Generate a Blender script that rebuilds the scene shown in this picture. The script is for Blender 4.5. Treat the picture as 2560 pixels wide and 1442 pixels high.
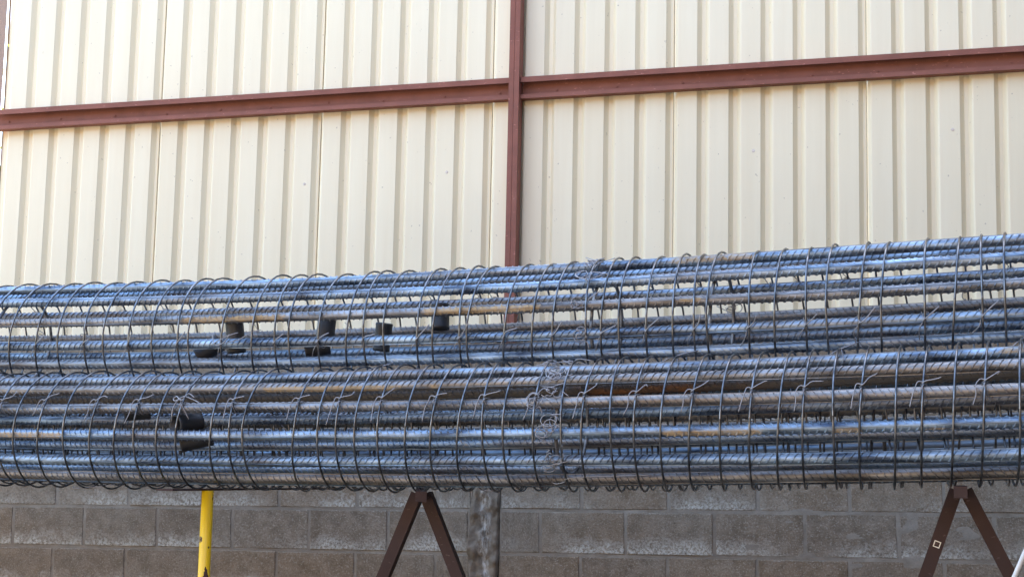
import bpy, math, random
import numpy as np
from mathutils import Matrix, Vector, noise as mnoise

random.seed(7)
rng = np.random.default_rng(7)
for o in list(bpy.data.objects):
    bpy.data.objects.remove(o)
scene = bpy.context.scene
COL = scene.collection

# ------------------------------------------------------------------ camera
cam = bpy.data.cameras.new('camera')
cam.sensor_fit = 'HORIZONTAL'
cam.sensor_width = 36.0
cam.lens = 36.0 * 3700.0 / 2560.0
cam.clip_start = 0.05
cam.clip_end = 2000.0
cam_ob = bpy.data.objects.new('camera', cam)
COL.objects.link(cam_ob)
yaw, pitch, roll = 0.245926, 0.123105, 0.021356
fwd = Vector((-math.sin(yaw) * math.cos(pitch), math.cos(yaw) * math.cos(pitch), math.sin(pitch)))
rgt = Vector((math.cos(yaw), math.sin(yaw), 0.0))
upv = rgt.cross(fwd)
r2 = math.cos(roll) * rgt + math.sin(roll) * upv
u2 = -math.sin(roll) * rgt + math.cos(roll) * upv
M = Matrix((r2, u2, -fwd)).transposed().to_4x4()
M.translation = Vector((4.37304, -6.90513, 0.22705))
cam_ob.matrix_world = M
scene.camera = cam_ob

# ------------------------------------------------------------------ sky, sun, exposure
SUN_EL = math.radians(50.0)
SUN_AZ = math.radians(6.0)          # from +Y (behind the fence) towards +X
world = bpy.data.worlds.new('World')
scene.world = world
world.use_nodes = True
wn = world.node_tree.nodes
bgn = wn['Background']
sky = wn.new('ShaderNodeTexSky')
sky.sky_type = 'NISHITA'
sky.sun_disc = False
sky.sun_elevation = SUN_EL
sky.sun_rotation = SUN_AZ
sky.dust_density = 1.2
sky.ozone_density = 0.6
world.node_tree.links.new(sky.outputs[0], bgn.inputs[0])
bgn.inputs[1].default_value = 0.14
sl = bpy.data.lights.new('sun', 'SUN')
sl.energy = 3.6
sl.angle = math.radians(0.53)
sl.color = (1.0, 0.94, 0.85)
sun = bpy.data.objects.new('sun', sl)
COL.objects.link(sun)
sdir = Vector((math.sin(SUN_AZ) * math.cos(SUN_EL), math.cos(SUN_AZ) * math.cos(SUN_EL), math.sin(SUN_EL)))
sun.rotation_euler = (-sdir).to_track_quat('-Z', 'Y').to_euler()
sun.location = (0, 12, 14)
vs = scene.view_settings
vs.view_transform = 'Standard'
vs.look = 'None'
vs.gamma = 1.0
vs.use_curve_mapping = False
vs.exposure = 3.1

# ------------------------------------------------------------------ helpers
TAU = 0.01767          # the site slopes gently: courses and rails rise along the wall
GZ = -0.95             # ground level


def link(o, parent=None):
    COL.objects.link(o)
    if parent is not None:
        o.parent = parent
    return o


def mesh(name, V, F, mat, smooth=None):
    me = bpy.data.meshes.new(name)
    me.from_pydata([tuple(map(float, v)) for v in V], [], [tuple(map(int, f)) for f in F])
    me.materials.append(mat)
    if smooth is True:
        me.polygons.foreach_set('use_smooth', [True] * len(me.polygons))
    elif smooth is not None:
        me.polygons.foreach_set('use_smooth', list(smooth))
    me.update()
    return me


def obj(name, me, parent=None, loc=None):
    o = bpy.data.objects.new(name, me)
    if loc is not None:
        o.location = loc
    return link(o, parent)


def empty(name, loc=(0, 0, 0)):
    o = bpy.data.objects.new(name, None)
    o.location = loc
    o.empty_display_size = 0.1
    return link(o)


def tag(o, label, cat, group=None):
    o['label'] = label
    o['category'] = cat
    if group:
        o['group'] = group
    return o


class MB:
    """collects pieces of ONE part"""
    def __init__(s):
        s.V, s.F, s.S = [], [], []

    def add(s, V, F, smooth=False):
        b = len(s.V)
        s.V += [tuple(v) for v in V]
        s.F += [tuple(i + b for i in f) for f in F]
        s.S += [smooth] * len(F)
        return s

    def box(s, lo, hi):
        x0, y0, z0 = lo
        x1, y1, z1 = hi
        V = [(x0, y0, z0), (x1, y0, z0), (x1, y1, z0), (x0, y1, z0), (x0, y0, z1), (x1, y0, z1), (x1, y1, z1), (x0, y1, z1)]
        F = [(3, 2, 1, 0), (4, 5, 6, 7), (0, 1, 5, 4), (1, 2, 6, 5), (2, 3, 7, 6), (3, 0, 4, 7)]
        return s.add(V, F)

    def tube(s, P, r, n=8, cap=True, smooth=True):
        V, F = tube_data(P, r, n, cap)
        return s.add(V, F, smooth)

    def prism(s, prof, p0, p1, ex, ey):
        """extrude closed 2D profile (list of (a,b)) from p0 to p1; a along ex, b along ey"""
        p0, p1, ex, ey = (Vector(q) for q in (p0, p1, ex, ey))
        n = len(prof)
        V = [p0 + ex * a + ey * b for a, b in prof] + [p1 + ex * a + ey * b for a, b in prof]
        F = [(i, (i + 1) % n, n + (i + 1) % n, n + i) for i in range(n)]
        F += [tuple(range(n - 1, -1, -1)), tuple(range(n, 2 * n))]
        return s.add(V, F)

    def build(s, name, mat, parent=None, loc=None):
        return obj(name, mesh(name, s.V, s.F, mat, s.S), parent, loc)


def tube_data(P, r, n=8, cap=True):
    P = np.asarray(P, float)
    m = len(P)
    r = np.full(m, r) if np.isscalar(r) else np.asarray(r)
    T = np.gradient(P, axis=0)
    T /= np.linalg.norm(T, axis=1)[:, None] + 1e-12
    a = np.array([0.0, 0, 1]) if abs(T[0][2]) < 0.9 else np.array([1.0, 0, 0])
    N = np.empty_like(P)
    u = np.cross(T[0], a)
    u /= np.linalg.norm(u)
    for i in range(m):
        u = u - T[i] * np.dot(u, T[i])
        u /= np.linalg.norm(u) + 1e-12
        N[i] = u
    B = np.cross(T, N)
    ang = np.linspace(0, 2 * math.pi, n, endpoint=False)
    V = (P[:, None, :] + r[:, None, None] * (np.cos(ang)[None, :, None] * N[:, None, :] + np.sin(ang)[None, :, None] * B[:, None, :])).reshape(-1, 3)
    F = []
    for i in range(m - 1):
        for j in range(n):
            k = (j + 1) % n
            F.append((i * n + j, i * n + k, (i + 1) * n + k, (i + 1) * n + j))
    if cap:
        F.append(tuple(range(n - 1, -1, -1)))
        F.append(tuple((m - 1) * n + j for j in range(n)))
    return V, F


# ------------------------------------------------------------------ materials
class Mat:
    def __init__(s, name):
        s.m = bpy.data.materials.new(name)
        s.m.use_nodes = True
        s.nt = s.m.node_tree
        s.b = s.nt.nodes['Principled BSDF']

    def n(s, t, **kw):
        x = s.nt.nodes.new(t)
        for k, v in kw.items():
            if k.startswith('i_'):
                key = k[2:].replace('_', ' ')
                x.inputs[key].default_value = v
            else:
                setattr(x, k, v)
        return x

    def l(s, a, b):
        s.nt.links.new(a, b)

    def noise(s, vec, scale, detail=4.0, rough=0.55):
        x = s.n('ShaderNodeTexNoise')
        x.inputs['Scale'].default_value = scale
        x.inputs['Detail'].default_value = detail
        x.inputs['Roughness'].default_value = rough
        s.l(vec, x.inputs['Vector'])
        return x.outputs['Fac']

    def ramp(s, fac, stops):
        x = s.n('ShaderNodeValToRGB')
        e = x.color_ramp.elements
        while len(e) < len(stops):
            e.new(0.5)
        for q, (p, c) in zip(e, stops):
            q.position = p
            q.color = (c, c, c, 1) if np.isscalar(c) else tuple(c) + (1,)
        s.l(fac, x.inputs[0])
        return x.outputs[0]

    def mix(s, fac, a, b, blend='MIX'):
        x = s.n('ShaderNodeMix', data_type='RGBA', blend_type=blend)
        for sock, v in ((x.inputs[0], fac), (x.inputs[6], a), (x.inputs[7], b)):
            if hasattr(v, 'is_linked') or isinstance(v, bpy.types.NodeSocket):
                s.l(v, sock)
            elif np.isscalar(v):
                sock.default_value = v
            else:
                sock.default_value = tuple(v) + (1,)
        return x.outputs[2]

    def math(s, op, a, b=0.0, clamp=False):
        x = s.n('ShaderNodeMath', operation=op, use_clamp=clamp)
        for sock, v in ((x.inputs[0], a), (x.inputs[1], b)):
            if isinstance(v, bpy.types.NodeSocket):
                s.l(v, sock)
            else:
                sock.default_value = v
        return x.outputs[0]

    def mapping(s, vec, scale):
        x = s.n('ShaderNodeMapping')
        x.inputs['Scale'].default_value = scale
        s.l(vec, x.inputs['Vector'])
        return x.outputs[0]

    def bump(s, h, strength, dist):
        x = s.n('ShaderNodeBump')
        x.inputs['Strength'].default_value = strength
        x.inputs['Distance'].default_value = dist
        s.l(h, x.inputs['Height'])
        s.l(x.outputs[0], s.b.inputs['Normal'])

    def set(s, **kw):
        for k, v in kw.items():
            sock = s.b.inputs[k.replace('_', ' ')]
            if isinstance(v, bpy.types.NodeSocket):
                s.l(v, sock)
            else:
                sock.default_value = v if np.isscalar(v) else tuple(v) + (1,)
        return s


def pos(m):
    return m.n('ShaderNodeNewGeometry').outputs['Position']


def objc(m):
    return m.n('ShaderNodeTexCoord').outputs['Object']


def rnd(m):
    return m.n('ShaderNodeObjectInfo').outputs['Random']


def offs(m, vec, k=37.0):
    """object coordinates shifted per object so alike pieces differ"""
    c = m.n('ShaderNodeCombineXYZ')
    q = m.math('MULTIPLY', rnd(m), k)
    for i in range(3):
        m.l(q, c.inputs[i])
    x = m.n('ShaderNodeVectorMath', operation='ADD')
    m.l(vec, x.inputs[0])
    m.l(c.outputs[0], x.inputs[1])
    return x.outputs[0]


def mat_steel(name, dark=(0.055, 0.075, 0.11), light=(0.42, 0.54, 0.655), rust_lo=0.74, rough=0.52, metallic=0.88):
    m = Mat(name)
    v = offs(m, objc(m))
    vs_ = m.mapping(v, (0.55, 6.0, 6.0))
    a = m.noise(vs_, 5.0, 6.0, 0.65)
    base = m.mix(m.ramp(a, [(0.36, 0.0), (0.66, 1.0)]), dark, light)
    warm = m.noise(m.mapping(v, (0.5, 2.0, 2.0)), 2.2, 3.0)
    base = m.mix(m.math('MULTIPLY', m.ramp(warm, [(0.45, 0.0), (0.62, 1.0)]), 0.45), base, (0.30, 0.25, 0.20))
    rp = m.noise(m.mapping(v, (1.0, 3.5, 3.5)), 2.6, 5.0, 0.6)
    rm = m.ramp(rp, [(rust_lo, 0.0), (rust_lo + 0.05, 1.0)])
    fine = m.noise(v, 90.0, 3.0)
    at = m.n('ShaderNodeAttribute', attribute_name='rust')
    pn = m.noise(m.mapping(v, (1.0, 2.0, 2.0)), 22.0, 4.0, 0.6)
    pm = m.ramp(m.math('ADD', at.outputs['Fac'], m.math('MULTIPLY', m.math('SUBTRACT', pn, 0.5), 1.9)), [(0.45, 0.0), (0.75, 1.0)])
    rm = m.math('MAXIMUM', rm, pm)
    rm2 = m.math('MULTIPLY', m.math('MULTIPLY', rm, 0.72), m.ramp(fine, [(0.34, 0.35), (0.60, 1.0)]))
    col = m.mix(rm2, base, (0.50, 0.345, 0.16))
    met = m.math('SUBTRACT', metallic, m.math('MULTIPLY', rm2, 0.7), True)
    ro = m.math('ADD', m.math('MULTIPLY', a, 0.18), rough - 0.08)
    ro = m.math('ADD', ro, m.math('MULTIPLY', rm2, 0.25))
    m.set(Base_Color=col, Metallic=met, Roughness=ro)
    m.bump(m.noise(v, 260.0, 3.0), 0.25, 0.0012)
    return m.m


def mat_wire():
    m = Mat('drawn wire steel')
    v = offs(m, objc(m))
    a = m.noise(v, 30.0, 4.0)
    col = m.mix(m.ramp(a, [(0.35, 0.0), (0.7, 1.0)]), (0.075, 0.076, 0.08), (0.25, 0.25, 0.25))
    m.set(Base_Color=col, Metallic=0.9, Roughness=0.30)
    return m.m


def mat_rusty():
    m = Mat('rusted bar')
    v = objc(m)
    a = m.noise(m.mapping(v, (1, 3, 3)), 9.0, 6.0, 0.65)
    col = m.mix(m.ramp(a, [(0.42, 0.0), (0.62, 1.0)]), (0.085, 0.062, 0.045), (0.22, 0.095, 0.03))
    g = m.n('ShaderNodeSeparateXYZ')
    m.l(v, g.inputs[0])
    inr = m.math('MULTIPLY', m.ramp(m.math('MULTIPLY', m.math('SUBTRACT', g.outputs[0], 3.2), 2.0, True), [(0.25, 0.0), (0.5, 1.0)]),
                 m.ramp(m.math('MULTIPLY', m.math('SUBTRACT', g.outputs[0], 3.7), 2.0, True), [(0.1, 1.0), (0.8, 0.0)]))
    col = m.mix(inr, (0.13, 0.12, 0.105), col)
    m.set(Base_Color=col, Metallic=0.25, Roughness=0.6)
    m.bump(m.noise(v, 200.0, 3.0), 0.4, 0.002)
    return m.m


def mat_sheet():
    m = Mat('cream painted sheet')
    p = pos(m)
    v = offs(m, objc(m))
    s = m.noise(m.mapping(v, (14.0, 14.0, 0.7)), 1.0, 5.0, 0.6)
    base = m.mix(m.ramp(s, [(0.35, 0.0), (0.7, 1.0)]), (0.83, 0.735, 0.515), (0.79, 0.685, 0.465))
    big = m.noise(p, 1.3, 3.0)
    base = m.mix(m.math('MULTIPLY', m.ramp(big, [(0.4, 0.0), (0.7, 1.0)]), 0.25), base, (0.70, 0.62, 0.45))
    sp = m.noise(v, 55.0, 2.0, 0.5)
    base = m.mix(m.math('MULTIPLY', m.ramp(sp, [(0.735, 0.0), (0.76, 1.0)]), 0.55), base, (0.32, 0.25, 0.17))
    m.set(Base_Color=base, Roughness=0.42, Specular_IOR_Level=0.5)
    m.bump(m.noise(m.mapping(v, (2.0, 2.0, 1.0)), 3.0, 2.0), 0.25, 0.006)
    return m.m


def mat_oxide(name, col=(0.255, 0.098, 0.068), scratch=True):
    m = Mat(name)
    v = offs(m, objc(m))
    a = m.noise(v, 7.0, 5.0, 0.6)
    c = m.mix(m.ramp(a, [(0.3, 0.0), (0.7, 1.0)]), tuple(q * 0.8 for q in col), tuple(q * 1.12 for q in col))
    if scratch:
        f = m.noise(m.mapping(v, (1, 3, 3)), 38.0, 3.0)
        c = m.mix(m.math('MULTIPLY', m.ramp(f, [(0.66, 0.0), (0.71, 1.0)]), 0.55), c, tuple(min(1, q * 2.2 + 0.04) for q in col))
    m.set(Base_Color=c, Roughness=0.62, Specular_IOR_Level=0.25)
    m.bump(m.noise(v, 120.0, 3.0), 0.15, 0.001)
    return m.m


def mat_block():
    m = Mat('concrete block')
    p = pos(m)
    lc = objc(m)
    v = offs(m, lc)
    big = m.noise(p, 0.9, 4.0)
    base = m.mix(m.ramp(big, [(0.36, 0.0), (0.54, 1.0)]), (0.345, 0.268, 0.178), (0.295, 0.195, 0.108))
    r = rnd(m)
    base = m.mix(m.math('MULTIPLY', r, 0.45), base, (0.205, 0.165, 0.12))
    med = m.noise(v, 16.0, 5.0, 0.65)
    base = m.mix(m.ramp(med, [(0.32, 0.0), (0.72, 1.0)]), m.mix(0.45, base, (0.08, 0.065, 0.05)), m.mix(0.28, base, (0.42, 0.37, 0.30)))
    fine = m.noise(v, 130.0, 3.0, 0.7)
    base = m.mix(m.ramp(fine, [(0.54, 0.0), (0.68, 0.75)]), base, (0.42, 0.36, 0.28))
    base = m.mix(m.ramp(fine, [(0.28, 0.65), (0.42, 0.0)]), base, (0.06, 0.055, 0.05))
    # salt bloom along the lower edge of a block
    g = m.n('ShaderNodeSeparateXYZ')
    m.l(lc, g.inputs[0])
    h = m.math('MULTIPLY', m.math('ADD', g.outputs[2], 0.0965), 5.18)       # 0 bottom .. 1 top
    edge = m.math('ADD', h, m.math('MULTIPLY', m.math('SUBTRACT', m.noise(v, 11.0, 5.0, 0.7), 0.5), 0.9))
    bloom = m.ramp(edge, [(0.06, 1.0), (0.42, 0.0)])
    amt = m.ramp(m.noise(p, 1.6, 2.0), [(0.40, 0.06), (0.56, 1.0)])
    grain = m.ramp(m.noise(v, 85.0, 5.0, 0.75), [(0.43, 0.08), (0.56, 1.0)])
    bm = m.math('MULTIPLY', m.math('MULTIPLY', bloom, amt), m.math('MULTIPLY', grain, 0.95))
    base = m.mix(bm, base, (0.60, 0.55, 0.45))
    m.set(Base_Color=base, Roughness=0.95, Specular_IOR_Level=0.2)
    hh = m.math('ADD', m.noise(v, 95.0, 5.0, 0.75), m.math('MULTIPLY', med, 0.6))
    m.bump(hh, 0.9, 0.008)
    return m.m


def mat_mortar(name='mortar', c0=(0.24, 0.20, 0.15), c1=(0.36, 0.305, 0.235), sc=14.0):
    m = Mat(name)
    p = pos(m)
    a = m.noise(p, sc, 6.0, 0.65)
    c = m.mix(m.ramp(a, [(0.35, 0.0), (0.68, 1.0)]), c0, c1)
    big = m.noise(p, 1.0, 3.0)
    c = m.mix(m.math('MULTIPLY', m.ramp(big, [(0.42, 0.0), (0.62, 1.0)]), 0.5), c, (0.20, 0.15, 0.105))
    m.set(Base_Color=c, Roughness=0.95, Specular_IOR_Level=0.2)
    m.bump(m.noise(p, 110.0, 5.0, 0.7), 0.6, 0.005)
    return m.m


def mat_yellow():
    m = Mat('chipped yellow paint')
    v = objc(m)
    a = m.noise(m.mapping(v, (1.0, 1.0, 0.42)), 34.0, 3.0, 0.55)
    chip = m.ramp(a, [(0.590, 0.0), (0.600, 1.0)])
    c = m.mix(m.noise(v, 6.0, 3.0), (0.95, 0.60, 0.012), (0.90, 0.53, 0.01))
    c = m.mix(chip, c, (0.06, 0.022, 0.014))
    m.set(Base_Color=c, Roughness=m.math('ADD', 0.38, m.math('MULTIPLY', chip, 0.45)))
    m.bump(chip, -0.5, 0.0015)
    return m.m


def mat_plain(name, col, rough=0.6, metallic=0.0, var=0.2, sc=20.0, bump=0.2):
    m = Mat(name)
    v = offs(m, objc(m))
    a = m.noise(v, sc, 4.0)
    c = m.mix(a, tuple(q * (1 - var) for q in col), tuple(q * (1 + var) for q in col))
    m.set(Base_Color=c, Roughness=rough, Metallic=metallic)
    m.bump(m.noise(v, sc * 8, 3.0), bump, 0.001)
    return m.m


def mat_ground():
    m = Mat('packed yard earth')
    p = pos(m)
    a = m.noise(p, 0.6, 6.0, 0.6)
    c = m.mix(m.ramp(a, [(0.35, 0.0), (0.7, 1.0)]), (0.115, 0.095, 0.07), (0.165, 0.14, 0.108))
    f = m.noise(p, 30.0, 5.0, 0.7)
    c = m.mix(m.ramp(f, [(0.3, 0.5), (0.5, 0.0)]), c, (0.08, 0.066, 0.05))
    m.set(Base_Color=c, Roughness=0.95)
    m.bump(f, 0.5, 0.02)
    return m.m


def mat_leaf():
    m = Mat('sunlit leaf')
    r = m.noise(pos(m), 9.0, 2.0)
    m.set(Base_Color=m.mix(r, (0.10, 0.13, 0.03), (0.22, 0.20, 0.06)), Roughness=0.5)
    tr = m.n('ShaderNodeBsdfTranslucent')
    tr.inputs[0].default_value = (0.30, 0.30, 0.06, 1)
    mx = m.n('ShaderNodeMixShader')
    mx.inputs[0].default_value = 0.45
    m.l(m.b.outputs[0], mx.inputs[1])
    m.l(tr.outputs[0], mx.inputs[2])
    m.l(mx.outputs[0], m.nt.nodes['Material Output'].inputs[0])
    return m.m


STEEL = mat_steel('mill scale rebar')
STEEL_B = mat_steel('browned rebar', dark=(0.085, 0.085, 0.088), light=(0.38, 0.385, 0.385), rust_lo=0.72, rough=0.52, metallic=0.88)
WIRE = mat_wire()
TIE = mat_plain('annealed tie wire', (0.30, 0.29, 0.29), 0.4, 0.7)
RUST = mat_rusty()
SHEET = mat_sheet()
OXIDE = mat_oxide('red oxide paint')
TRES = mat_oxide('dark brown trestle paint', (0.055, 0.030, 0.024))
BLOCK = mat_block()
MORTAR = mat_mortar()
ROUGHC = mat_mortar('rough cast concrete', (0.15, 0.115, 0.08), (0.27, 0.215, 0.155), 18.0)


def mat_column():
    m = Mat('streaked cast concrete')
    p = pos(m)
    a = m.noise(p, 18.0, 6.0, 0.65)
    c = m.mix(m.ramp(a, [(0.35, 0.0), (0.68, 1.0)]), (0.15, 0.115, 0.08), (0.27, 0.215, 0.155))
    g = m.n('ShaderNodeSeparateXYZ')
    m.l(p, g.inputs[0])
    wx = m.math('ADD', g.outputs[0], m.math('MULTIPLY', m.math('SUBTRACT', m.noise(p, 9.0, 2.0), 0.5), 0.09))
    near = m.math('SUBTRACT', 1.0, m.math('MULTIPLY', m.math('ABSOLUTE', m.math('SUBTRACT', wx, 2.535)), 34.0), True)
    st = m.ramp(m.noise(m.mapping(p, (55, 20, 16)), 1.0, 5.0, 0.7), [(0.44, 0.0), (0.58, 1.0)])
    c = m.mix(m.math('MULTIPLY', m.math('MULTIPLY', near, st), 0.9), c, (0.62, 0.58, 0.50))
    m.set(Base_Color=c, Roughness=0.95, Specular_IOR_Level=0.2)
    m.bump(m.noise(p, 90.0, 5.0, 0.7), 0.8, 0.006)
    return m.m


COLUMN = mat_column()
YELLOW = mat_yellow()
BLACKP = mat_plain('black plastic', (0.022, 0.022, 0.023), 0.5, 0.0, 0.3)
PALE = mat_plain('pale plastic pipe', (0.62, 0.58, 0.50), 0.45)
ZINC = mat_plain('zinc screw', (0.55, 0.50, 0.45), 0.4, 0.6)
BARE = mat_plain('bare metal', (0.7, 0.68, 0.62), 0.4, 0.5)
SEAM_SHADE = mat_plain('dark seam shade', (0.10, 0.09, 0.08), 0.6, 0.2)  # seam shadow as a dark colour, used on the strips behind the laps
GROUND = mat_ground()
LEAF = mat_leaf()
BARK = mat_plain('bark', (0.12, 0.08, 0.05), 0.9)

# ------------------------------------------------------------------ ground
N = 40
gx = np.r_[-300, -80, np.linspace(-12, 18, N), 80, 300]
gy = np.r_[-300, -80, np.linspace(-20, 10, N), 80, 300]
V, F = [], []
for y in gy:
    for x in gx:
        V.append((x, y, GZ + 0.012 * (mnoise.noise(Vector((x * 0.8, y * 0.8, 0))) - 0.4)))
n = len(gx)
for j in range(len(gy) - 1):
    for i in range(n - 1):
        F.append((j * n + i, j * n + i + 1, (j + 1) * n + i + 1, (j + 1) * n + i))
g = obj('ground', mesh('ground', V, F, GROUND, True))
g['kind'] = 'structure'

# ------------------------------------------------------------------ block wall
wall = tag(empty('block_wall', (2.5, 0.07, GZ)), 'grey concrete block wall with pale joints running behind the cages', 'wall')


def wchild(o):
    o.parent = wall
    o.matrix_parent_inverse = Matrix.Translation((-2.5, -0.07, -GZ))
    return o


BH = 0.205
bw, bh, bd = 0.400, 0.193, 0.145


def block_mesh(seed):
    rr = random.Random(seed)
    hx, hz, c = bw / 2, bh / 2, 0.0045

    def j(s):
        return rr.uniform(-s, s)
    xs_ = [-hx, -hx * 0.55, 0, hx * 0.5, hx]
    zs_ = [-hz, 0.0, hz]
    V, F = [], []
    # front face grid (inset), then rim set back by the chamfer
    for z in zs_:
        for x in xs_:
            ex = x - math.copysign(c, x) if abs(abs(x) - hx) < 1e-6 else x
            ez = z - math.copysign(c, z) if abs(abs(z) - hz) < 1e-6 else z
            V.append((ex + j(0.0012), j(0.0012), ez + j(0.0015)))
    nx = len(xs_)
    for r in range(2):
        for q in range(nx - 1):
            F.append((r * nx + q, r * nx + q + 1, (r + 1) * nx + q + 1, (r + 1) * nx + q))
    ring = [q for q in range(nx)] + [2 * nx - 1] + [3 * nx - 1 - q for q in range(nx)] + [nx]
    k = len(V)
    for i in ring:
        x, y, z = V[i]
        X = math.copysign(hx, x) if abs(x) > hx - 0.01 else x
        Z = math.copysign(hz, z) if abs(z) > hz - 0.01 else z
        V.append((X + j(0.001), 0.006, Z + j(0.0015)))
    m_ = len(ring)
    for i in range(m_):
        F.append((ring[(i + 1) % m_], ring[i], k + i, k + (i + 1) % m_))
    k2 = len(V)
    for i in range(m_):
        x, y, z = V[k + i]
        V.append((x, bd, z))
    for i in range(m_):
        F.append((k + (i + 1) % m_, k + i, k2 + i, k2 + (i + 1) % m_))
    return mesh('block', V, F, BLOCK)


bms = [block_mesh(i) for i in range(8)]


def add_block(x0, x1, zc, depth):
    w = x1 - x0 - 0.012
    if w < 0.03:
        return
    o = bpy.data.objects.new('block', random.choice(bms))
    COL.objects.link(o)
    xc = (x0 + x1) / 2
    o.location = (xc, depth, zc + TAU * xc)
    o.scale = (w / bw, 1, 1)
    o.rotation_euler = (0, -TAU + random.uniform(-0.003, 0.003), 0)
    wchild(o)


LEFT_A = [2.474 - 0.203 - 0.41 * k for k in range(11)][::-1]
for c in range(-5, 4):
    zc = (c + 0.5) * BH
    if c % 2 == 0:          # course like A (above bed 1) and C
        left = [2.292 - 0.4095 * k for k in range(10, -1, -1)] + [2.462]
        right = [2.598] + [2.998 + 0.41 * k for k in range(11)]
    else:
        left = [2.046 - 0.4085 * k for k in range(10, -1, -1)] + [2.452]
        right = [2.606, 2.801] + [3.211 + 0.41 * k for k in range(11)]
    for L in (left, right):
        for a, b in zip(L[:-1], L[1:]):
            jx = random.uniform(-0.004, 0.004)
            add_block(a + jx * 0, b, zc + random.uniform(-0.0015, 0.0015), random.uniform(-0.002, 0.002))


# mortar body: joints sit a little behind the block faces, uneven
def mortar_body(x0, x1):
    xs_ = np.arange(x0, x1 + 0.01, 0.022)
    z0, z1 = -5 * BH - 0.01, 4 * BH + 0.012
    zs_ = np.arange(z0, z1 + 0.001, 0.0138)
    V, F = [], []
    for z in zs_:
        for x in xs_:
            d = 0.0022 + 0.006 * (mnoise.noise(Vector((x * 9, 3.3, z * 30))) * 0.5 + 0.2)
            V.append((x, d, z + TAU * x))
    nx, nz = len(xs_), len(zs_)
    for r in range(nz - 1):
        for q in range(nx - 1):
            F.append((r * nx + q, r * nx + q + 1, (r + 1) * nx + q + 1, (r + 1) * nx + q))
    k = len(V)
    for x, z in ((x0, z0), (x1, z0), (x1, z1), (x0, z1)):
        V.append((x, 0.14, z + TAU * x))
    top = [(nz - 1) * nx + q for q in range(nx)]
    bot = list(range(nx))
    F.append(tuple(top) + (k + 2, k + 3))
    F.append(tuple(bot[::-1]) + (k, k + 1))
    F.append((k + 1, k, k + 3, k + 2))
    F.append((bot[0], k, k + 3, top[0]) if False else (k, bot[0], top[0], k + 3))
    F.append((bot[-1], k + 1, k + 2, top[-1]))
    return mesh('mortar', V, F, MORTAR, True)


wchild(obj('mortar', mortar_body(-2.2, 2.455)))
wchild(obj('mortar', mortar_body(2.605, 7.2)))

# crumbling cast column between the two runs of blocks
V, F = [], []
zs_ = np.arange(-5 * BH - 0.01, 4 * BH + 0.03, 0.009)
nu = 22
for z in zs_:
    eL = 2.458 + 0.020 * mnoise.noise(Vector((1.7, 0, z * 7))) - 0.03 * max(0, mnoise.noise(Vector((9.1, 0, z * 3.1))))
    eR = 2.601 + 0.007 * mnoise.noise(Vector((5.2, 0, z * 8)))
    for i in range(nu):
        t = i / (nu - 1)
        x = eL + (eR - eL) * t
        q = mnoise.fractal(Vector((x * 14, 2.0, z * 9)), 0.9, 2.1, 5)
        d = -0.006 - 0.022 * q - 0.020 * max(0, mnoise.noise(Vector((x * 30, 1.0, z * 14))))
        if i in (0, nu - 1):
            d = 0.022
        V.append((x, d, z + TAU * x))
nz = len(zs_)
for r in range(nz - 1):
    for q in range(nu - 1):
        F.append((r * nu + q, r * nu + q + 1, (r + 1) * nu + q + 1, (r + 1) * nu + q))
k = len(V)
for x, r in ((2.458, 0), (2.601, 0), (2.601, nz - 1), (2.458, nz - 1)):
    V.append((x, 0.15, zs_[r] + TAU * x))
top = [(nz - 1) * nu + q for q in range(nu)]
F.append(tuple(top) + (k + 2, k + 3))
F.append((k, 0, top[0], k + 3))
F.append((nu - 1, k + 1, k + 2, top[-1]))
F.append((k + 1, k, k + 3, k + 2))
o = wchild(obj('concrete_column', mesh('concrete_column', V, F, COLUMN, True)))
o['label'] = 'crumbling cast concrete column with pale streaks'

# rough mortar bedding squeezed out along the top of the wall
V, F = [], []
xs_ = np.arange(-2.2, 7.2, 0.03)
nv = 9
for x in xs_:
    hgt = 0.022 + 0.05 * max(0, mnoise.noise(Vector((x * 2.3, 0, 4)))) + 0.05 * (x > 3.4) * max(0, mnoise.noise(Vector((x * 3.0, 8, 4))) + 0.3)
    for i in range(nv):
        a = math.pi * i / (nv - 1)
        rr = 1 + 0.25 * mnoise.noise(Vector((x * 18, i * 0.8, 1)))
        V.append((x, 0.045 - 0.042 * math.cos(a) * rr, 4 * BH - 0.002 + hgt * math.sin(a) * rr + TAU * x))
for r in range(len(xs_) - 1):
    for q in range(nv - 1):
        F.append((r * nv + q, (r + 1) * nv + q, (r + 1) * nv + q + 1, r * nv + q + 1))
wchild(obj('mortar_bedding', mesh('mortar_bedding', V, F, ROUGHC, True)))

# ------------------------------------------------------------------ sheet metal fence on top of it
fence = tag(empty('metal_fence', (2.64, 0.07, 0.87)), 'tall cream ribbed sheet metal fence on red oxide frame above the block wall', 'fence')


def fchild(o):
    o.parent = fence
    o.matrix_parent_inverse = Matrix.Translation((-2.64, -0.07, -0.87))
    return o


PIT = 0.1513
RIB0 = -0.107           # x of the first dark flank
ZB, ZT = 0.845, 5.0


def sheet_profile(k0, nr, overlap):
    """x,y pairs over nr ribs starting at the valley before rib k0; raised pan, right flank, narrow valley, left flank"""
    P = []
    for k in range(nr):
        x = RIB0 + PIT * (k0 + k)
        # right flank of a pan, valley, left flank, next pan
        P += [(x, 0.046), (x + 0.021, 0.069), (x + 0.040, 0.069), (x + 0.056, 0.0475), (x + 0.062, 0.046)]
    P.append((RIB0 + PIT * (k0 + nr) - 0.002, 0.046))
    return P


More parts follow.
